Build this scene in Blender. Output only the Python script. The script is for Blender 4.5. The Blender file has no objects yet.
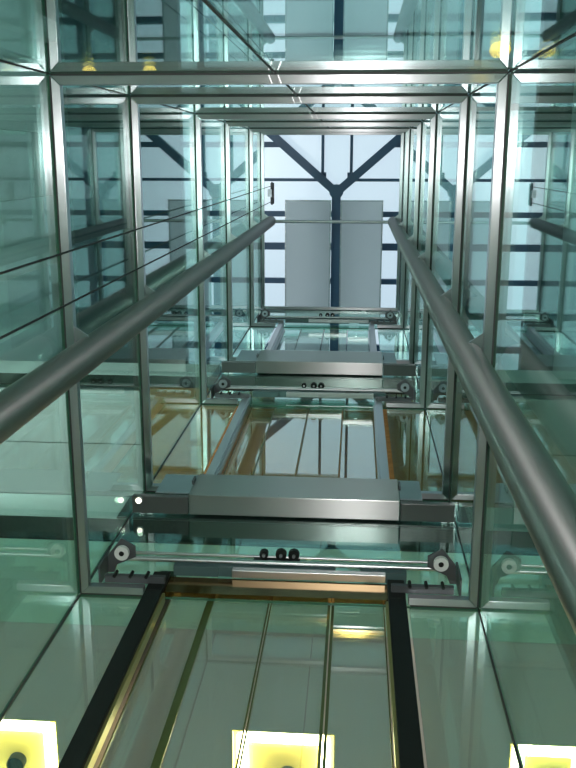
import bpy, bmesh, math, random
from mathutils import Vector, Matrix
random.seed(4)
S = bpy.context.scene
COL = S.collection

# ------------------------------------------------------------------ materials
def new_mat(name):
    m = bpy.data.materials.new(name); m.use_nodes = True
    nt = m.node_tree; nt.nodes.clear()
    out = nt.nodes.new('ShaderNodeOutputMaterial')
    return m, nt, out

def pbr(name, col, rough=0.5, metal=0.0, noise=0.0, scale=8.0, stretch=(1, 1, 1), bump=0.0, spec=0.5, col2=None, tangent=None, aniso=0.0):
    m, nt, out = new_mat(name)
    b = nt.nodes.new('ShaderNodeBsdfPrincipled')
    b.inputs['Base Color'].default_value = (*col, 1)
    b.inputs['Roughness'].default_value = rough
    b.inputs['Metallic'].default_value = metal
    if tangent:
        b.inputs['Anisotropic'].default_value = aniso
        cx = nt.nodes.new('ShaderNodeCombineXYZ')
        for i in range(3): cx.inputs[i].default_value = tangent[i]
        nt.links.new(cx.outputs[0], b.inputs['Tangent'])
    b.inputs['Specular IOR Level'].default_value = spec
    if noise or bump or col2:
        tc = nt.nodes.new('ShaderNodeTexCoord'); mp = nt.nodes.new('ShaderNodeMapping')
        mp.inputs['Scale'].default_value = stretch
        nz = nt.nodes.new('ShaderNodeTexNoise'); nz.inputs['Scale'].default_value = scale
        nz.inputs['Detail'].default_value = 4
        nt.links.new(tc.outputs['Object'], mp.inputs['Vector']); nt.links.new(mp.outputs[0], nz.inputs['Vector'])
        if col2:
            r = nt.nodes.new('ShaderNodeValToRGB')
            r.color_ramp.elements[0].position = 0.4; r.color_ramp.elements[1].position = 0.62
            r.color_ramp.elements[0].color = (*col, 1); r.color_ramp.elements[1].color = (*col2, 1)
            nt.links.new(nz.outputs['Fac'], r.inputs[0]); nt.links.new(r.outputs[0], b.inputs['Base Color'])
        if noise:
            mr = nt.nodes.new('ShaderNodeMapRange')
            mr.inputs['To Min'].default_value = max(0.02, rough - noise); mr.inputs['To Max'].default_value = rough + noise
            nt.links.new(nz.outputs['Fac'], mr.inputs['Value']); nt.links.new(mr.outputs[0], b.inputs['Roughness'])
        if bump:
            bp = nt.nodes.new('ShaderNodeBump'); bp.inputs['Strength'].default_value = bump
            bp.inputs['Distance'].default_value = 0.01
            nt.links.new(nz.outputs['Fac'], bp.inputs['Height']); nt.links.new(bp.outputs[0], b.inputs['Normal'])
    nt.links.new(b.outputs[0], out.inputs[0])
    return m

def glass(name, tint, refl=(1, 1, 1), f0=.06, rough=0.0):
    """a pane face: Schlick reflection over clear tinted transmission"""
    m, nt, out = new_mat(name)
    N = nt.nodes.new; L = nt.links.new
    g = N('ShaderNodeNewGeometry')
    d = N('ShaderNodeVectorMath'); d.operation = 'DOT_PRODUCT'
    L(g.outputs['Normal'], d.inputs[0]); L(g.outputs['Incoming'], d.inputs[1])
    a = N('ShaderNodeMath'); a.operation = 'ABSOLUTE'; L(d.outputs['Value'], a.inputs[0])
    s = N('ShaderNodeMath'); s.operation = 'SUBTRACT'; s.inputs[0].default_value = 1; L(a.outputs[0], s.inputs[1])
    p = N('ShaderNodeMath'); p.operation = 'POWER'; p.inputs[1].default_value = 5; L(s.outputs[0], p.inputs[0])
    f = N('ShaderNodeMath'); f.operation = 'MULTIPLY_ADD'; f.inputs[1].default_value = 1-f0; f.inputs[2].default_value = f0
    L(p.outputs[0], f.inputs[0])
    t = N('ShaderNodeBsdfTransparent'); t.inputs[0].default_value = (*tint, 1)
    gl = N('ShaderNodeBsdfGlossy'); gl.inputs['Roughness'].default_value = rough; gl.inputs['Color'].default_value = (*refl, 1)
    mx = N('ShaderNodeMixShader'); L(f.outputs[0], mx.inputs[0]); L(t.outputs[0], mx.inputs[1]); L(gl.outputs[0], mx.inputs[2])
    L(mx.outputs[0], out.inputs[0])
    return m

def emit(name, col, strength):
    m, nt, out = new_mat(name)
    e = nt.nodes.new('ShaderNodeEmission'); e.inputs[0].default_value = (*col, 1); e.inputs[1].default_value = strength
    nt.links.new(e.outputs[0], out.inputs[0]); return m

def translucent(name, col):
    m, nt, out = new_mat(name)
    d = nt.nodes.new('ShaderNodeBsdfDiffuse'); d.inputs[0].default_value = (*col, 1)
    t = nt.nodes.new('ShaderNodeBsdfTranslucent'); t.inputs[0].default_value = (*col, 1)
    mx = nt.nodes.new('ShaderNodeMixShader'); mx.inputs[0].default_value = 0.75
    nt.links.new(d.outputs[0], mx.inputs[1]); nt.links.new(t.outputs[0], mx.inputs[2]); nt.links.new(mx.outputs[0], out.inputs[0])
    return m

M = dict(
    steel=pbr('brushed_steel', (.56, .57, .58), .33, 1, .06, 6, (40, 40, 1.5)),
    steelbeam=pbr('satin_steel_lengthways', (.46, .47, .49), .30, 1, .03, 5, (30, 1, 30), tangent=(1, .02, 0), aniso=.95),
    steelcross=pbr('satin_steel_crossways', (.46, .47, .49), .30, 1, .03, 5, (1, 30, 30), tangent=(.02, 1, 0), aniso=.95),
    pipe=pbr('steel_tube', (.235, .23, .225), .36, 1, .02, 5, (12, 12, .6), tangent=(0, 0, 1), aniso=.97),
    apron=pbr('polished_sill_steel', (.50, .50, .50), .33, 1, .02, 5, (1, 30, 30), tangent=(0, 1, .3), aniso=.97),
    darksteel=pbr('dark_steel', (.09, .095, .10), .45, .6, .05, 10),
    zinc=pbr('zinc_plate', (.34, .40, .43), .45, .7, .08, 12),
    black=pbr('black_paint', (.006, .007, .006), .55, spec=.2),
    rubber=pbr('black_rubber', (.012, .012, .012), .6),
    navy=pbr('navy_painted_steel', (.02, .085, .18), .45, 0, .05, 4),
    granite=pbr('speckled_granite', (.006, .007, .006), .5, 0, 0, 45, (1, 1, 1), 0, .2, (.045, .036, .024)),
    fascia=pbr('grey_cladding', (.11, .112, .11), .3, .5, .05, 5),
    white=pbr('white_paint', (.74, .76, .74), .6, 0, .05, 3),
    soffit=pbr('grey_white_ceiling', (.58, .515, .545), .7, 0, .05, 3),
    skytint=pbr('sky_reflection_tint', (.54, .71, .665), .6, 0, .05, 3),  # teal sky reflection of the front glass, put into the ceiling colour
    panelgrey=pbr('pale_ceiling_panel', (.46, .45, .45), .6, 0, .05, 3),
    olive=pbr('olive_gasket', (.055, .075, .018), .35),
    enamel=pbr('dark_teal_enamel', (.05, .09, .09), .4),
    brown=pbr('stained_wood', (.22, .11, .03), .5, 0, .1, 6, (1, 12, 1), 0, .4, (.30, .16, .05)),
    bronze=pbr('bronze_transom', (.15, .085, .018), .10, .9, .03, 4),
    brass=pbr('brass_reveal', (.30, .27, .10), .35, .7, .05, 6),
    stone=pbr('stone_floor', (.22, .21, .19), .55, 0, .1, 5, (1, 1, 1), 0, .4, (.28, .27, .25)),
    roof=pbr('dark_roof_lining', (.035, .05, .05), .8),
    shade=translucent('frosted_sheet', (.70, .73, .70)),
    glass=glass('teal_glass', (.75, .93, .885), (.93, 1, .99)),
    doorglass=glass('door_glass', (.80, .90, .87), (.90, 1, .97), .20),
    frontglass=glass('front_glass', (.78, .92, .885), (.84, 1, .95), .13),
    skyglass=glass('roof_glass', (.98, .99, 1.0), rough=.35),
    edge=pbr('glass_edge', (.03, .10, .06), .15, 0, 0, 5),
    white_nylon=pbr('white_nylon', (.55, .55, .53), .4),
    coffer=pbr('yellow_coffer_panel', (.98, .80, .20), .6),
    tube=emit('light_strip', (1, .78, .46), 28.0),
    cream=pbr('cream_enamel', (.8, .72, .4), .5),
    glint=emit('flash_glint_glow', (1, .9, .75), 5),
    amber=emit('amber_lens', (1, .50, .06), 7),
)

# ------------------------------------------------------------------ mesh helpers
ORG = {}
class MB:
    def __init__(s): s.bm = bmesh.new()
    def box(s, x0, x1, y0, y1, z0, z1, mi=0, bevel=0):
        g = bmesh.ops.create_cube(s.bm, size=1, matrix=Matrix.Translation(((x0+x1)/2, (y0+y1)/2, (z0+z1)/2)) @ Matrix.Diagonal((x1-x0, y1-y0, z1-z0, 1)))
        for v in g['verts']:
            for f in v.link_faces: f.material_index = mi
        if bevel:
            es = list({e for v in g['verts'] for e in v.link_edges})
            bmesh.ops.bevel(s.bm, geom=es, offset=bevel, segments=2, affect='EDGES', clamp_overlap=True)
        return s
    def cyl(s, a, b, r, r2=None, n=24, cap=True):
        a, b = Vector(a), Vector(b); d = b-a
        q = Vector((0, 0, 1)).rotation_difference(d.normalized())
        bmesh.ops.create_cone(s.bm, cap_ends=cap, segments=n, radius1=r, radius2=r if r2 is None else r2, depth=d.length,
                              matrix=Matrix.Translation((a+b)/2) @ q.to_matrix().to_4x4())
        return s
    def tube(s, a, b, ro, ri, n=24):
        a, b = Vector(a), Vector(b); d = (b-a)
        q = Vector((0, 0, 1)).rotation_difference(d.normalized())
        rings = []
        for (p, r) in ((a, ro), (b, ro), (b, ri), (a, ri)):
            rings.append([s.bm.verts.new(p + q @ Vector((r*math.cos(2*math.pi*k/n), r*math.sin(2*math.pi*k/n), 0))) for k in range(n)])
        for i in range(4):
            A, B = rings[i], rings[(i+1) % 4]
            for k in range(n): s.bm.faces.new((A[k], A[(k+1) % n], B[(k+1) % n], B[k]))
        return s
    def beam(s, a, b, w, h):
        """rectangular bar a->b, w across (horizontal), h deep (vertical)"""
        a, b = Vector(a), Vector(b); d = (b-a).normalized()
        sd = d.cross(Vector((0, 0, 1)));
        sd = sd.normalized() if sd.length > 1e-5 else Vector((1, 0, 0))
        up = sd.cross(d).normalized()
        c = [[s.bm.verts.new(p + sd*w/2*i + up*h/2*j) for i, j in ((-1, -1), (1, -1), (1, 1), (-1, 1))] for p in (a, b)]
        for k in range(4): s.bm.faces.new((c[0][k], c[0][(k+1) % 4], c[1][(k+1) % 4], c[1][k]))
        s.bm.faces.new(c[0][::-1]); s.bm.faces.new(c[1]); return s
    def prism(s, pts, ext):
        """polygon extruded by vector"""
        e = Vector(ext)
        A = [s.bm.verts.new(Vector(p)) for p in pts]; B = [s.bm.verts.new(Vector(p)+e) for p in pts]
        n = len(A)
        for k in range(n): s.bm.faces.new((A[k], A[(k+1) % n], B[(k+1) % n], B[k]))
        s.bm.faces.new(A[::-1]); s.bm.faces.new(B); return s
    def ball(s, c, r, flat=(1, 1, 1)):
        bmesh.ops.create_uvsphere(s.bm, u_segments=20, v_segments=12, radius=r, matrix=Matrix.Translation(c) @ Matrix.Diagonal((*flat, 1))); return s
    def build(s, name, mats, parent=None, smooth=False, bevel=0):
        bmesh.ops.recalc_face_normals(s.bm, faces=s.bm.faces)
        me = bpy.data.meshes.new(name); 
        if parent is not None: bmesh.ops.translate(s.bm, verts=s.bm.verts, vec=-ORG[parent.name])
        s.bm.to_mesh(me); s.bm.free()
        for m in (mats if isinstance(mats, (list, tuple)) else [mats]): me.materials.append(m)
        o = bpy.data.objects.new(name, me); COL.objects.link(o)
        if parent is not None: o.parent = parent; ORG[o.name] = ORG[parent.name]
        else: ORG[o.name] = Vector((0, 0, 0))
        if smooth:
            for p in me.polygons: p.use_smooth = True
            me.set_sharp_from_angle(angle=math.radians(40))
        if bevel:
            b = o.modifiers.new('bevel', 'BEVEL'); b.width = bevel; b.segments = 2; b.limit_method = 'ANGLE'
        return o
def thing(name, label, cat, loc, group=None):
    o = bpy.data.objects.new(name, None); COL.objects.link(o); o.location = loc; o.empty_display_size = .1
    ORG[o.name] = Vector(loc); return tag(o, label, cat, group)
def tag(o, label, cat, group=None):
    o['label'] = label; o['category'] = cat
    if group: o['group'] = group
    return o
def struct(o, label=None):
    o['kind'] = 'structure'
    if label: o['label'] = label; o['category'] = label.split()[-1]
    return o

# ------------------------------------------------------------------ key dimensions (metres, camera at the origin)
X0, X1, Y0, Y1 = -1.501, 0.699, -0.393, 2.368
XC = (X0+X1)/2
RING = [4.483, 6.075, 8.50, 10.421, 12.726, 14.25]
FLOORZ = -1.5
DX0, DX1 = -1.03, 0.212                      # clear door opening
FLOORS = [2.05, 6.075, 10.421]               # landing levels
ROOF = 17.0
AX0, AX1, AY0, AY1 = -4.6, 3.8, -5.0, 5.4     # the hall around the shaft

# ------------------------------------------------------------------ setting
def st(mb, name, mat, **k): return struct(mb.build(name, mat, **k))
st(MB().box(AX0, AX1, AY0, AY1, FLOORZ-.2, FLOORZ), 'floor', M['stone'])
m = MB().box(AX0-.2, AX0, AY0, AY1, FLOORZ, ROOF+.6)
ys = [AY0+.4, -3.2, -1.9, -.9, -.1, .55, 1.5, 2.3]
for i, y in enumerate(ys): m.box(AX0, AX0+(.10 if i % 2 else .22), y, y+(.55 if i % 2 else .28), FLOORZ, 13.6)
st(m, 'wall_left', M['white'])
st(MB().box(AX1, AX1+.2, AY0, AY1, FLOORZ, ROOF+.6), 'wall_right', M['white'])
st(MB().box(AX0, AX1, AY0-.2, AY0, FLOORZ, ROOF+.6), 'wall_back', M['white'])
st(MB().box(AX0, AX1, AY1, AY1+.2, FLOORZ, ROOF+.6), 'wall_front', M['white'])
st(MB().box(AX0, AX0+.30, AY0, AY1, 13.6, ROOF+.09), 'trim_6', M['roof'])
# opaque roof margins around the skylight
SX0, SX1, SY0, SY1 = -3.3, 3.2, -4.75, 5.0
m = MB()
m.box(AX0, SX0, AY0, AY1, ROOF+.1, ROOF+.4); m.box(SX1, AX1, AY0, AY1, ROOF+.1, ROOF+.4)
m.box(SX0, SX1, AY0, SY0, ROOF+.1, ROOF+.4); m.box(SX0, SX1, SY1, AY1, ROOF+.1, ROOF+.4)
st(m, 'ceiling', M['roof'])
st(MB().box(SX0, SX1, SY0, SY1, ROOF+.42, ROOF+.44), 'window_1', M['skyglass'])

def holed(name, x0, x1, y0, y1, z, holes, mat):
    bm = bmesh.new()
    xs = sorted({x0, x1, *[h[0] for h in holes], *[h[1] for h in holes]}); yy = sorted({y0, y1, *[h[2] for h in holes], *[h[3] for h in holes]})
    m = MB()
    for a, b in zip(xs, xs[1:]):
        for c, d in zip(yy, yy[1:]):
            if any(h[0]-1e-6 <= a and b <= h[1]+1e-6 and h[2]-1e-6 <= c and d <= h[3]+1e-6 for h in holes): continue
            m.box(a, b, c, d, z, z+.02)
    bmesh.ops.remove_doubles(m.bm, verts=m.bm.verts, dist=1e-5)
    return st(m, name, mat)
FY = Y1+.035                                  # face of the landing slabs
# landing floors: slab A below, slabs B and C with cladding and granite edge
st(MB().box(AX0, AX1, FY, AY1, FLOORZ, FLOORS[0]), 'floor_1', M['stone'])
COFF = [(-2.70, -1.99), (-.785, -.072), (1.08, 1.79)]
CY0, CY1 = 3.76, 4.44
for i, (zb, zm, zt) in enumerate(((5.30, 5.65, 6.06), (9.30, 9.78, 10.405))):
    st(MB().box(AX0, AX1, FY, AY1, zm, zt), f'floor_{i+2}', M['white'])
    st(MB().box(X0-.10, X1+.10, FY-.014, FY-.001, zm, zt), f'trim_{i+3}', M['fascia'])
    st(MB().box(AX0, AX1, FY, FY+.012, zb, zm-.002), f'trim_{i+1}', M['granite'])
st(MB().box(AX0, AX1, FY+.014, 3.02, 5.30, 5.32), 'ceiling_4', M['skytint'])
holed('ceiling_1', AX0, AX1, 3.022, AY1, 5.30, [(a, b, CY0, CY1) for a, b in COFF], M['soffit'])
# floor C soffit: stained wood before the doors, white panels with joints to either side
st(MB().box(-2.25, 1.6, FY+.014, AY1, 9.30, 9.33), 'ceiling_2', M['brown'])
m = MB()
y = FY+.055
while y < AY1-.3:
    m.box(AX0, -2.26, y, min(y+.60, AY1), 9.28, 9.33); m.box(1.61, AX1, y, min(y+.60, AY1), 9.28, 9.33); y += .612
st(m, 'ceiling_3', M['panelgrey'])

# ------------------------------------------------------------------ glass walls of the shaft
T = .012
levels = [FLOORZ+.01] + RING
lvl_words = ['below the lowest steel ring', 'between the first and second steel rings', 'between the second and third steel rings',
             'between the third and fourth steel rings', 'between the fourth and fifth steel rings', 'between the two topmost steel rings']
def pane(name, x0, x1, y0, y1, z0, z1, label, cat='glass pane', group='teal glass panes of the shaft', mat='glass'):
    m = MB().box(x0, x1, y0, y1, z0, z1)
    thin = 0 if (x1-x0) < (y1-y0) else 1
    for f in m.bm.faces:
        f.normal_update(); f.material_index = 0 if abs(f.normal[thin]) > .5 else 1
    o = m.build(name, [M['frontglass' if y0 == Y1 else 'glass'], M['edge']]); tag(o, label, cat, group); return o
g = .006
for k in range(6):
    a, b = levels[k]+g, levels[k+1]-g
    w = lvl_words[k]
    p1 = pane('shaft_glass', X0-T, X0, Y0+.004, Y1-.004, a, b, 'left teal glass wall pane ' + w)
    p2 = pane('shaft_glass', X1, X1+T, Y0+.004, Y1-.004, a, b, 'right teal glass wall pane ' + w)
    pane('shaft_glass', X0+.004, XC-.005, Y0-T, Y0, a, b, 'left half of the rear teal glass wall ' + w)
    pane('shaft_glass', XC+.005, X1-.004, Y0-T, Y0, a, b, 'right half of the rear teal glass wall ' + w)
    if k in (0, 2, 4):
        z0 = max(a, FLOORS[k//2]+.01)
        pane('shaft_glass', X0+.004, DX0-.115, Y1, Y1+T, z0, b, 'narrow glass sidelight left of the lift doors ' + w)
        pane('shaft_glass', DX1+.115, X1-.004, Y1, Y1+T, z0, b, 'narrow glass sidelight right of the lift doors ' + w)
    else:
        pane('shaft_glass', X0+.004, X1-.004, Y1, Y1+T, a, b, 'front teal glass pane over the lift doors ' + w)
# black corner joints
for n, x, y, s, t in (('left rear', X0, Y0, -1, -1), ('right rear', X1, Y0, 1, -1), ('left front', X0, Y1, -1, 1), ('right front', X1, Y1, 1, 1)):
    o = MB().box(x-.006 if s < 0 else x-.004, x+.004 if s < 0 else x+.006, y-.006 if t < 0 else y-.004, y+.004 if t < 0 else y+.006, levels[0], RING[-1]).build('sealant_joint', M['rubber'])
    tag(o, f'thin black sealant joint up the {n} corner of the glass shaft', 'joint', 'corner joints of the glass shaft')

tag(MB().box(XC-.0048, XC+.0048, Y0-.010, Y0+.004, levels[0], RING[-1]).build('sealant_joint', M['rubber']), 'thin black sealant joint up the middle of the rear glass wall', 'joint')

# ------------------------------------------------------------------ steel rings
BW, BH, GP = .043, .05, .009
ring_words = ['largest and lowest', 'second', 'third', 'fourth', 'fifth', 'smallest and topmost']
for k, z in enumerate(RING):
    t = thing('ring_frame', f'{ring_words[k]} brushed steel ring beam around the glass shaft, counted from below', 'ring beam', (XC, (Y0+Y1)/2, z), 'steel ring beams of the shaft')
    x0, x1, y0, y1 = X0+GP, X1-GP, Y0+GP, Y1-GP
    up = (0, 0, BH)
    def side(name, pts):
        lw = abs(pts[0][1]-pts[-1][1]) > 1 or abs(pts[0][1]-pts[1][1]) > 1
        MB().prism([(p[0], p[1], z) for p in pts], up).build(name, M['steelbeam' if lw else 'steelcross'], t, bevel=.003)
    side('beam', [(x0, y0), (x0+BW, y0+BW), (x0+BW, y1-BW), (x0, y1)])
    side('beam', [(x1, y0), (x1, y1), (x1-BW, y1-BW), (x1-BW, y0+BW)])
    side('beam', [(x0+.001, y0), (x1-.001, y0), (x1-BW-.001, y0+BW), (x0+BW+.001, y0+BW)])
    if k in (0, 2, 4):
        side('beam', [(x0+.001, y1), (x0+BW+.001, y1-BW), (DX0-.11, y1-BW), (DX0-.11, y1)])
        side('beam', [(x1-.001, y1), (DX1+.11, y1), (DX1+.11, y1-BW), (x1-BW-.001, y1-BW)])
    else:
        side('beam', [(x0+.001, y1), (x0+BW+.001, y1-BW), (x1-BW-.001, y1-BW), (x1-.001, y1)])
    for q in (-.022, .022):
        MB().beam((XC+q-.008, y0+.002, z-.003), (XC+q+.008, y0+BW-.002, z-.003), .005, .004).build('clip', M['steel'], t)
    m = MB()
    e = .0005
    m.box(X0+e, X0+GP-e, Y0+GP, Y1-GP, z+.001, z+.03); m.box(X1-GP+e, X1-e, Y0+GP, Y1-GP, z+.001, z+.03)
    m.box(X0+GP, X1-GP, Y0+e, Y0+GP-e, z+.001, z+.03)
    if k in (0, 2, 4):
        m.box(X0+GP, DX0-.12, Y1-GP+e, Y1-e, z+.001, z+.03); m.box(DX1+.12, X1-GP, Y1-GP+e, Y1-e, z+.001, z+.03)
    else: m.box(X0+GP, X1-GP, Y1-GP+e, Y1-e, z+.001, z+.03)
    m.build('gasket', M['rubber'], t)

# ------------------------------------------------------------------ tubular columns, tie bar, ropes, limit switch
PY, PR, PTOP = 0.985, .083, 14.55
for side_, px, s in (('left', -1.375, -1), ('right', .575, 1)):
    t = thing('tube_column', f'thick brushed steel tube column rising along the {side_} glass wall', 'column', (px, PY, FLOORZ), 'tube columns of the lift shaft')
    MB().tube((px, PY, FLOORZ), (px, PY, PTOP), PR, PR-.008, 48).build('tube', M['pipe'], t, smooth=True)
    MB().cyl((px, PY, PTOP), (px, PY, PTOP+.02), PR, PR-.015, 48).build('end_cap', M['steel'], t, smooth=True)
    for z in RING:
        bx = X0+GP+BW+.001 if s < 0 else X1-GP-BW-.001
        m = MB()
        for q in (-1, 1):
            m.prism([(bx, PY+q*.05, z+.012), (bx, PY+q*.135, z+.012), (px-s*-.0, PY+q*(PR+.001), z+.012), (px, PY+q*.05, z+.012)], (0, 0, .012))
        m.build('bracket', M['steelbeam'], t)
        MB().cyl((bx-s*.012, PY+.13, z+.004), (bx-s*.012, PY+.13, z+.034), .008, n=6).build('bolt', M['steel'], t)
o = MB().cyl((-1.375+PR-.002, PY, 14.5), (.575-PR+.002, PY, 14.5), .026, n=20).build('tie_bar', M['steel'], smooth=True)
tag(o, 'thin horizontal steel bar joining the tops of the two tube columns', 'tie bar')
for y, w in ((.445, 'nearer the rear wall'), (.695, 'nearer the left tube column')):
    o = MB().cyl((-1.40, y, FLOORZ), (-1.40, y, 15.05), .0055, n=10).build('governor_rope', M['rubber'], smooth=True)
    tag(o, f'thin dark vertical rope along the left glass wall, the one {w}', 'rope', 'ropes along the left glass wall')
t = thing('rope_pulley', 'small dark rope pulley bracket high at the left of the shaft top', 'pulley', (-1.40, .57, 15.05))
MB().box(-1.43, -1.37, .40, .74, 15.10, 15.14).build('bracket', M['darksteel'], t)
for y in (.445, .695):
    MB().cyl((-1.412, y, 15.05), (-1.388, y, 15.05), .06, n=24).build('wheel', M['darksteel'], t, smooth=True)
MB().box(-1.47, -1.40, .50, .62, 15.03, 15.10).build('switch', M['zinc'], t)

# ------------------------------------------------------------------ lift doors
flr = ['lowest', 'middle', 'uppermost']
for k, fz in enumerate(FLOORS):
    rz = RING[2*k]; hz = rz+.37
    jm = M['black'] if k == 0 else M['steel']
    t = thing('lift_door', f'{flr[k]} set of four-leaf sliding glass lift doors in the front wall' , 'lift door', (XC, Y1+.06, fz), 'landing doors of the lift')
    JW = .095 if k == 0 else .07
    for s, xi in ((-1, DX0), (1, DX1)):
        xo = xi+s*JW
        j0 = fz if k == 0 else fz+.062
        jb = MB().box(min(xi, xo), max(xi, xo), Y1-.055, Y1+.11, j0, rz-.01).build('jamb', jm, t, bevel=.004)
        MB().box(min(xi, xo), max(xi, xo), Y1-.055, Y1-.006, rz-.009, rz+.21).build('jamb_head', jm, jb, bevel=.004)
        MB().box(min(xi, xo), max(xi, xo), Y1+.018, Y1+.11, rz-.009, hz).build('jamb_top', jm, jb, bevel=.004)
        xr = xi-s*.014
        MB().box(min(xi, xr), max(xi, xr), Y1-.035, Y1+.018, j0, rz-.012).build('reveal', M['brass'] if k == 0 else M['steel'], t)
    w = (DX1-DX0)/4
    seam = [DX0, -.775, -.437, -.10, DX1]
    for i in range(4):
        inner = i in (1, 2)
        yy = Y1+.040 if inner else Y1+.072
        xa, xb = seam[i]+.003, seam[i+1]-.003
        if i == 0: xa += .013
        if i == 3: xb -= .013
        m = MB().box(xa, xb, yy, yy+.012, fz+.012, hz-.09)
        for f in m.bm.faces:
            f.normal_update(); f.material_index = 0 if abs(f.normal.y) > .5 else 1
        lf = m.build('door_leaf', [M['doorglass'], M['edge']], t)
        wl, wr = ((.006, .022), (.020, .007), (.007, .014), (.014, .006))[i] if k == 0 else (.004, .004)
        MB().box(xa, xa+wl, yy-.012, yy-.001, fz+.012, hz-.09).build('edge_strip', M['olive'], lf)
        MB().box(xb-wr, xb, yy-.012, yy-.001, fz+.012, hz-.09).build('edge_strip', M['olive'], lf)
        MB().box(xa, xb, yy-.002, yy+.014, hz-.088, hz-.03).build('top_rail', M['steel'], lf)
    MB().box(DX0+.002, DX1-.002, Y1-.034, Y1-.008, rz+.0, rz+.19).build('transom', M['bronze'] if k == 0 else M['steel'], t) if k == 0 else MB().box(DX0, DX1, Y1+.022, Y1+.034, rz, hz-.02).build('transom', M['doorglass'], t)
    MB().box(DX0, DX1, Y1+.02, Y1+.10, fz+.001, fz+.011).build('threshold', M['steel'], t)

    # door operator above the leaves
    oz = hz-.11
    t = thing('door_operator', f'{flr[k]} lift door drive with rails, pulleys and rollers over the doors', 'door drive', (XC, Y1, oz-.05), 'door drives of the lift')
    ry = Y1-.075
    MB().box(XC-.40, XC+.32, ry-.01, Y1-.02, oz-.02, oz+.07).build('cover', M['enamel'], t, bevel=.004)
    MB().box(XC-.27, DX1-.01, ry-.012, ry+.035, oz-.070, oz-.024).build('header_rail', M['steel'], t, bevel=.003)
    MB().cyl((XC-.96, ry-.03, oz+.005), (XC+.96, ry-.03, oz+.005), .014, n=16).build('lower_rail', M['steel'], t, smooth=True)
    MB().cyl((XC-.92, ry-.02, oz+.105), (XC+.92, ry-.02, oz+.105), .009, n=16).build('upper_rail', M['steel'], t, smooth=True)
    MB().box(XC-.96, XC+.96, ry+.0, ry+.02, oz+.075, oz+.085).build('belt', M['rubber'], t)
    for s in (-1, 1):
        xb = XC+s*.97
        MB().prism([(xb+s*.035, Y1-.02, oz-.01), (xb+s*.03, Y1-.13, oz-.01), (xb-s*.05, Y1-.235, oz-.01), (xb-s*.13, Y1-.185, oz-.01), (xb-s*.13, Y1-.12, oz-.01), (xb-s*.02, Y1-.07, oz-.01), (xb+s*.0, Y1-.02, oz-.01)], (0, 0, .012)).build('end_plate', M['darksteel'], t)
        MB().box(xb+s*.036, xb+s*.046, Y1-.13, Y1-.02, rz+.09, oz+.05).build('end_bracket', M['darksteel'], t)
        c = (xb-s*.058, Y1-.155, oz-.035)
        pu = MB().tube((c[0], c[1], c[2]-.014), (c[0], c[1], c[2]+.014), .042, .016, 28)  .build('pulley', M['white_nylon' if k == 0 else 'zinc'], t, smooth=True)
        MB().cyl((c[0], c[1], c[2]-.016), (c[0], c[1], c[2]+.024), .015, n=16).build('axle', M['black'], pu, smooth=True)
        MB().box(min(xb, xb-s*.34), max(xb, xb-s*.34), ry-.02, Y1-.052, rz+.055, rz+.085).build('bottom_bracket', M['darksteel'], t)
        for j in range(3):
            x = xb-s*(.06+.09*j)
            MB().cyl((x, ry-.025, rz+.035), (x, ry-.025, rz+.10), .010, n=8).build('bolt', M['black'], t)
    for x, r in ((XC-.10, .030), (XC+.0, .038), (XC+.075, .038)):
        ro = MB().cyl((x, ry-.05, oz+.065), (x, ry-.05, oz+.10), r*.85, n=20).build('roller', M['black'], t, smooth=True)
        MB().cyl((x, ry-.05, oz+.05), (x, ry-.05, oz+.066), .010, n=6).build('hub', M['steel'], ro)
    MB().box(XC-.16, XC+.11, ry-.02, ry-.01, oz+.03, oz+.12).build('roller_plate', M['black'], t)
    for x in (DX0+.145, DX1-.02):
        MB().box(x-.13, x+.13, ry-.008, ry+.05, oz-.035, oz+.05).build('hanger', M['enamel'], t)

# ------------------------------------------------------------------ sill aprons of the two upper landings
for k, (za, zb) in enumerate(((5.65, 6.07), (9.80, 10.415))):
    D = .155
    t = thing('sill_apron', f'{["lower", "upper"][k]} brushed steel sill apron jutting into the shaft under the lift doors', 'apron', (XC, Y1, za), 'sill aprons of the lift landings')
    MB().box(-1.10, .325, Y1-D, Y1-.012, za, zb).build('apron_box', M['apron'], t, bevel=.006)
    for x in [-1.08+i*.198 for i in range(8)]: MB().cyl((x, Y1-D-.004, za+.03), (x, Y1-D, za+.03), .006, n=8).build('rivet', M['steel'], t)
    for s, xa, xb in ((-1, X0+.012, -1.104), (1, .329, X1-.012)):
        MB().box(xa, xb, Y1-D+.02, Y1-.012, za+.0, za+.05).build('ledge', M['fascia'], t, bevel=.003)
        a, b = (xa+.15, xb) if s < 0 else (xa, xb-.21)
        MB().box(a, b, Y1-D+.01, Y1-D+.018, za+.06, zb-.0).build('side_plate', M['zinc'], t)
    for s, x in ((-1, -1.115), (1, .327)):
        MB().box(x, x+.012, Y1-D-.02, Y1-D+.01, za+.22, za+.32).build('clip', M['darksteel'], t)

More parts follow.
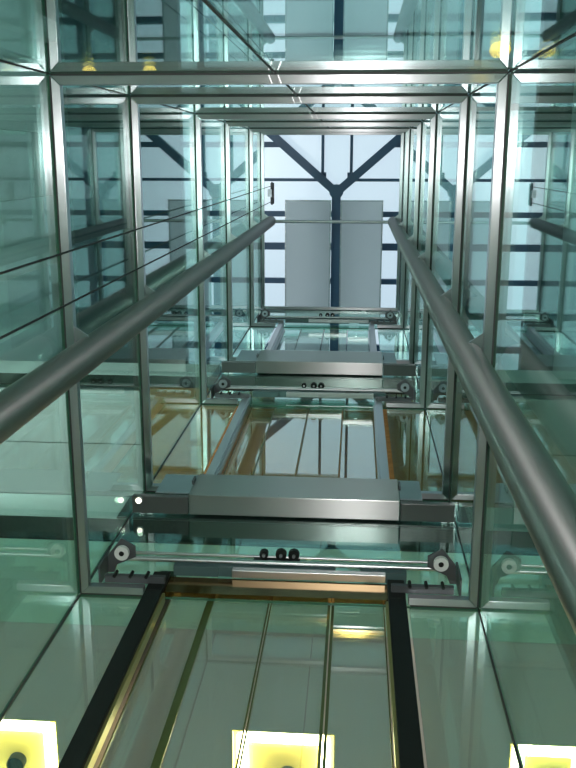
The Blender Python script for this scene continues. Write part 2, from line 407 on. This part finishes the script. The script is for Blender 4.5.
# ------------------------------------------------------------------ skylight frame
t = thing('skylight_frame', 'navy painted steel roof truss of purlins and V braces under the skylight', 'roof truss', (XC, 0, ROOF))
def bm_(name, a, b, w, h): return MB().beam(a, b, w, h).build(name, M['navy'], t, bevel=.006)
NX = -.385
purl = []
for y, w in ((-4.1, .12), (-3.45, .12), (-2.8, .12), (-2.15, .06), (-1.52, .12), (-.9, .12), (-.24, .10), (.40, .055), (1.03, .10), (1.64, .13), (2.30, .10), (2.95, .12), (3.6, .12), (4.25, .12)):
    hw = (.62-y)*2.45/2.12
    if -1.4 < y < .6:
        bm_('purlin', (SX0, y, ROOF+.30), (NX-hw, y, ROOF+.30), w, .12); bm_('purlin', (NX+hw, y, ROOF+.30), (SX1, y, ROOF+.30), w, .12)
    else: bm_('purlin', (SX0, y, ROOF+.30), (SX1, y, ROOF+.30), w, .12)
for x in (-2.9, 2.1): bm_('rafter', (x, SY0, ROOF+.18), (x, SY1, ROOF+.18), .12, .12)
bm_('spine_beam', (NX, .60, ROOF+.02), (NX, SY1, ROOF+.02), .165, .2)
for s in (-1, 1):
    bm_('brace', (NX, .62, ROOF), (NX+s*2.45, -1.50, ROOF), .15, .15)
    bm_('brace', (NX, -3.0, ROOF), (NX+s*2.0, -4.73, ROOF), .15, .15)
    bm_('strut', (NX+s*.265, -1.5, ROOF+.2), (NX+s*.265, .40, ROOF+.2), .055, .07)
    MB().box(NX+s*.265-.07, NX+s*.265+.07, .26, .44, ROOF+.07, ROOF+.16).build('plate', M['navy'], t)
bm_('tie', (NX-2.45, -1.50, ROOF), (NX+2.45, -1.50, ROOF), .15, .15)
bm_('spine_beam', (NX, -3.0, ROOF+.02), (NX, -1.57, ROOF+.02), .165, .2)
MB().cyl((NX, .60, ROOF-.12), (NX, .60, ROOF+.12), .13, n=20).build('node', M['navy'], t, smooth=True)

# sunshade sheets
for n, a, b in (('left', -1.315, NX-.085), ('right', NX+.085, .475)):
    t = thing('shade_sheet', f'{n} of the two pale grey rectangular sheets hung under the skylight', 'shade sheet', ((a+b)/2, 1.75, 16.7), 'grey sheets under the skylight')
    m = MB(); m.bm.faces.new([m.bm.verts.new((x, y, 16.702)) for x, y in ((a, .745), (b, .745), (b, 2.95), (a, 2.95))])
    m.build('sheet', M['shade'], t)
    m = MB(); m.box(a, a+.025, .745, 2.95, 16.685, 16.70); m.box(b-.025, b, .745, 2.95, 16.685, 16.70); m.box(a+.025, b-.025, .745, .77, 16.685, 16.70); m.box(a+.025, b-.025, 2.925, 2.95, 16.685, 16.70)
    m.build('frame', M['zinc'], t)
    for i in range(9):
        for x in (a+.012, b-.012): MB().cyl((x, .8+i*.26, 16.675), (x, .8+i*.26, 16.686), .010, n=8).build('bolt', M['steel'], t)
    for x in (a+.1, b-.1):
        for y in (1.03, 1.64, 2.3): MB().cyl((x, y, 16.712), (x, y, ROOF+.24), .008, n=8).build('hanger', M['navy'], t)

# ------------------------------------------------------------------ recessed lobby lights
cw = ['left', 'middle', 'right']
for i, (a, b) in enumerate(COFF):
    t = thing('ceiling_light', f'{cw[i]} glowing yellow square ceiling light behind the lowest glass', 'ceiling light', ((a+b)/2, (CY0+CY1)/2, 5.30), 'square lights in the lobby ceiling')
    h = 5.385; e = .012
    m = MB()
    m.box(a, a+e, CY0, CY1, 5.30, h); m.box(b-e, b, CY0, CY1, 5.30, h); m.box(a+e, b-e, CY0, CY0+e, 5.30, h); m.box(a+e, b-e, CY1-e, CY1, 5.30, h)
    m.build('housing', M['cream'], t)
    MB().box(a+e, b-e, CY0+e, CY1-e, h-.02, h-.01).build('diffuser', M['coffer'], t)
    q = .075
    m = MB()
    for u in ((a+q, CY0+q, b-q, CY0+q), (a+q, CY1-q, b-q, CY1-q), (a+q, CY0+q, a+q, CY1-q), (b-q, CY0+q, b-q, CY1-q)):
        m.cyl((u[0], u[1], h-.045), (u[2], u[3], h-.045), .040, n=12)
    m.build('light_strip', M['tube'], t, smooth=True)
    c = ((a+b)/2+.03, (CY0+CY1)/2+.035)
    sp = MB().tube((c[0], c[1], h-.085), (c[0], c[1], h-.02), .062, .05).build('spotlight', M['black'], t, smooth=True)
    MB().cyl((c[0], c[1], h-.065), (c[0], c[1], h-.03), .048).build('lens', M['darksteel'], sp, smooth=True)

t = thing('flash_glint', 'tiny glowing disc for a flash glint under the dark ledge at the left front corner', 'lamp', (-1.44, 2.26, 5.65))  # added glowing disc in place of a glint from the flash
MB().cyl((-1.44, 2.26, 5.636), (-1.44, 2.26, 5.65), .026, n=20).build('rim', M['steel'], t, smooth=True)
MB().cyl((-1.44, 2.26, 5.632), (-1.44, 2.26, 5.6365), .019, n=20).build('lens', M['glint'], t, smooth=True)  # emissive face of the added glint
# amber lamps on the outside of the rear glass
for n, x, z, r in (('left one of the close pair of', -1.45, 5.0, .038), ('right one of the close pair of', -1.12, 5.0, .038), ('lone larger right-hand one of', .604, 4.18, .046)):
    t = thing('amber_lamp', f'{n} round amber lamps fixed behind the rear glass wall', 'lamp', (x, Y0-T, z), 'amber lamps behind the rear glass')
    MB().cyl((x, Y0-T, z), (x, Y0-T-.012, z), r*1.05, n=24).build('base', M['steel'], t, smooth=True)
    MB().ball((x, Y0-T-.012-r*.8, z), r, (1, .8, 1)).build('lens', M['amber'], t, smooth=True)

# ------------------------------------------------------------------ light
w = bpy.data.worlds.new('sky'); S.world = w; w.use_nodes = True
nt = w.node_tree; nt.nodes.clear()
bg = nt.nodes.new('ShaderNodeBackground'); wo = nt.nodes.new('ShaderNodeOutputWorld')
tc = nt.nodes.new('ShaderNodeTexCoord'); nz = nt.nodes.new('ShaderNodeTexNoise'); nz.inputs['Scale'].default_value = 1.6; nz.inputs['Detail'].default_value = 3
rp = nt.nodes.new('ShaderNodeValToRGB')
rp.color_ramp.elements[0].color = (.475, .61, .70, 1); rp.color_ramp.elements[1].color = (.53, .66, .75, 1)
nt.links.new(tc.outputs['Generated'], nz.inputs['Vector']); nt.links.new(nz.outputs['Fac'], rp.inputs[0]); nt.links.new(rp.outputs[0], bg.inputs[0])
bg.inputs[1].default_value = 1.15
nt.links.new(bg.outputs[0], wo.inputs[0])
def lamp(name, kind, loc, energy, col, size=.1, rot=(0, 0, 0)):
    l = bpy.data.lights.new(name, kind); l.energy = energy; l.color = col
    if kind == 'AREA': l.size = size
    else: l.shadow_soft_size = size
    o = bpy.data.objects.new(name, l); COL.objects.link(o); o.location = loc; o.rotation_euler = rot; return o
lamp('camera_flash', 'POINT', (.05, -.05, .06), 350, (1, .96, .95), .03)
lamp('lobby_fill', 'POINT', (-.4, 4.0, 3.0), 3, (1, .86, .95), .2)  # this and the next two: added fills for the lobby ceiling, no fixture
lamp('lobby_fill', 'POINT', (-3.0, 3.6, 3.0), 2, (1, .86, .95), .2)
lamp('lobby_fill', 'POINT', (2.6, 3.6, 3.0), 2, (1, .86, .95), .2)
lamp('middle_lobby_fill', 'POINT', (-.4, 4.2, 8.0), 9, (1, .75, .4), .15)  # added warm fill for the wood soffit, no fixture modelled
lamp('gallery_fill', 'POINT', (-3.4, 4.0, 7.4), 7, (1, .95, .95), .2)  # pair of added, unseen fills brightening the pale side soffits
lamp('gallery_fill', 'POINT', (2.7, 4.0, 7.4), 6, (1, .95, .95), .2)
lamp('left_wall_fill', 'AREA', (-3.9, .4, 5.6), 210, (.95, 1, .98), 1.0, (math.pi, 0, 0))  # added unseen area fill, brightens the left hall wall from below

# ------------------------------------------------------------------ camera
f_px = 898.73
a, rl, yw = 1.3133447, .30017, .28926
PITCH = math.radians(75.249); ROLL = math.radians(17.199); YAW = math.radians(16.574)
fw = Vector((0, math.cos(PITCH), math.sin(PITCH))); up = Vector((0, -math.sin(PITCH), math.cos(PITCH))); rt = Vector((1, 0, 0))
r2 = math.cos(ROLL)*rt + math.sin(ROLL)*up; u2 = -math.sin(ROLL)*rt + math.cos(ROLL)*up
Z = Matrix.Rotation(YAW, 3, 'Z')
r2, u2, fw = Z @ r2, Z @ u2, Z @ fw
cam = bpy.data.cameras.new('camera'); co = bpy.data.objects.new('camera', cam); COL.objects.link(co)
cam.sensor_fit = 'AUTO'; cam.sensor_width = 36; cam.lens = f_px*36/768; cam.clip_start = .02; cam.clip_end = 200
mm = Matrix.Identity(4)
for i in range(3): mm[i][0] = r2[i]; mm[i][1] = u2[i]; mm[i][2] = -fw[i]
co.matrix_world = mm
S.camera = co
vs = S.view_settings; vs.view_transform = 'Standard'; vs.look = 'None'; vs.gamma = 1; vs.use_curve_mapping = False; vs.exposure = 0.15
S.cycles.max_bounces = 20; S.cycles.glossy_bounces = 10; S.cycles.transparent_max_bounces = 40; S.cycles.diffuse_bounces = 5
S.cycles.sample_clamp_indirect = 8
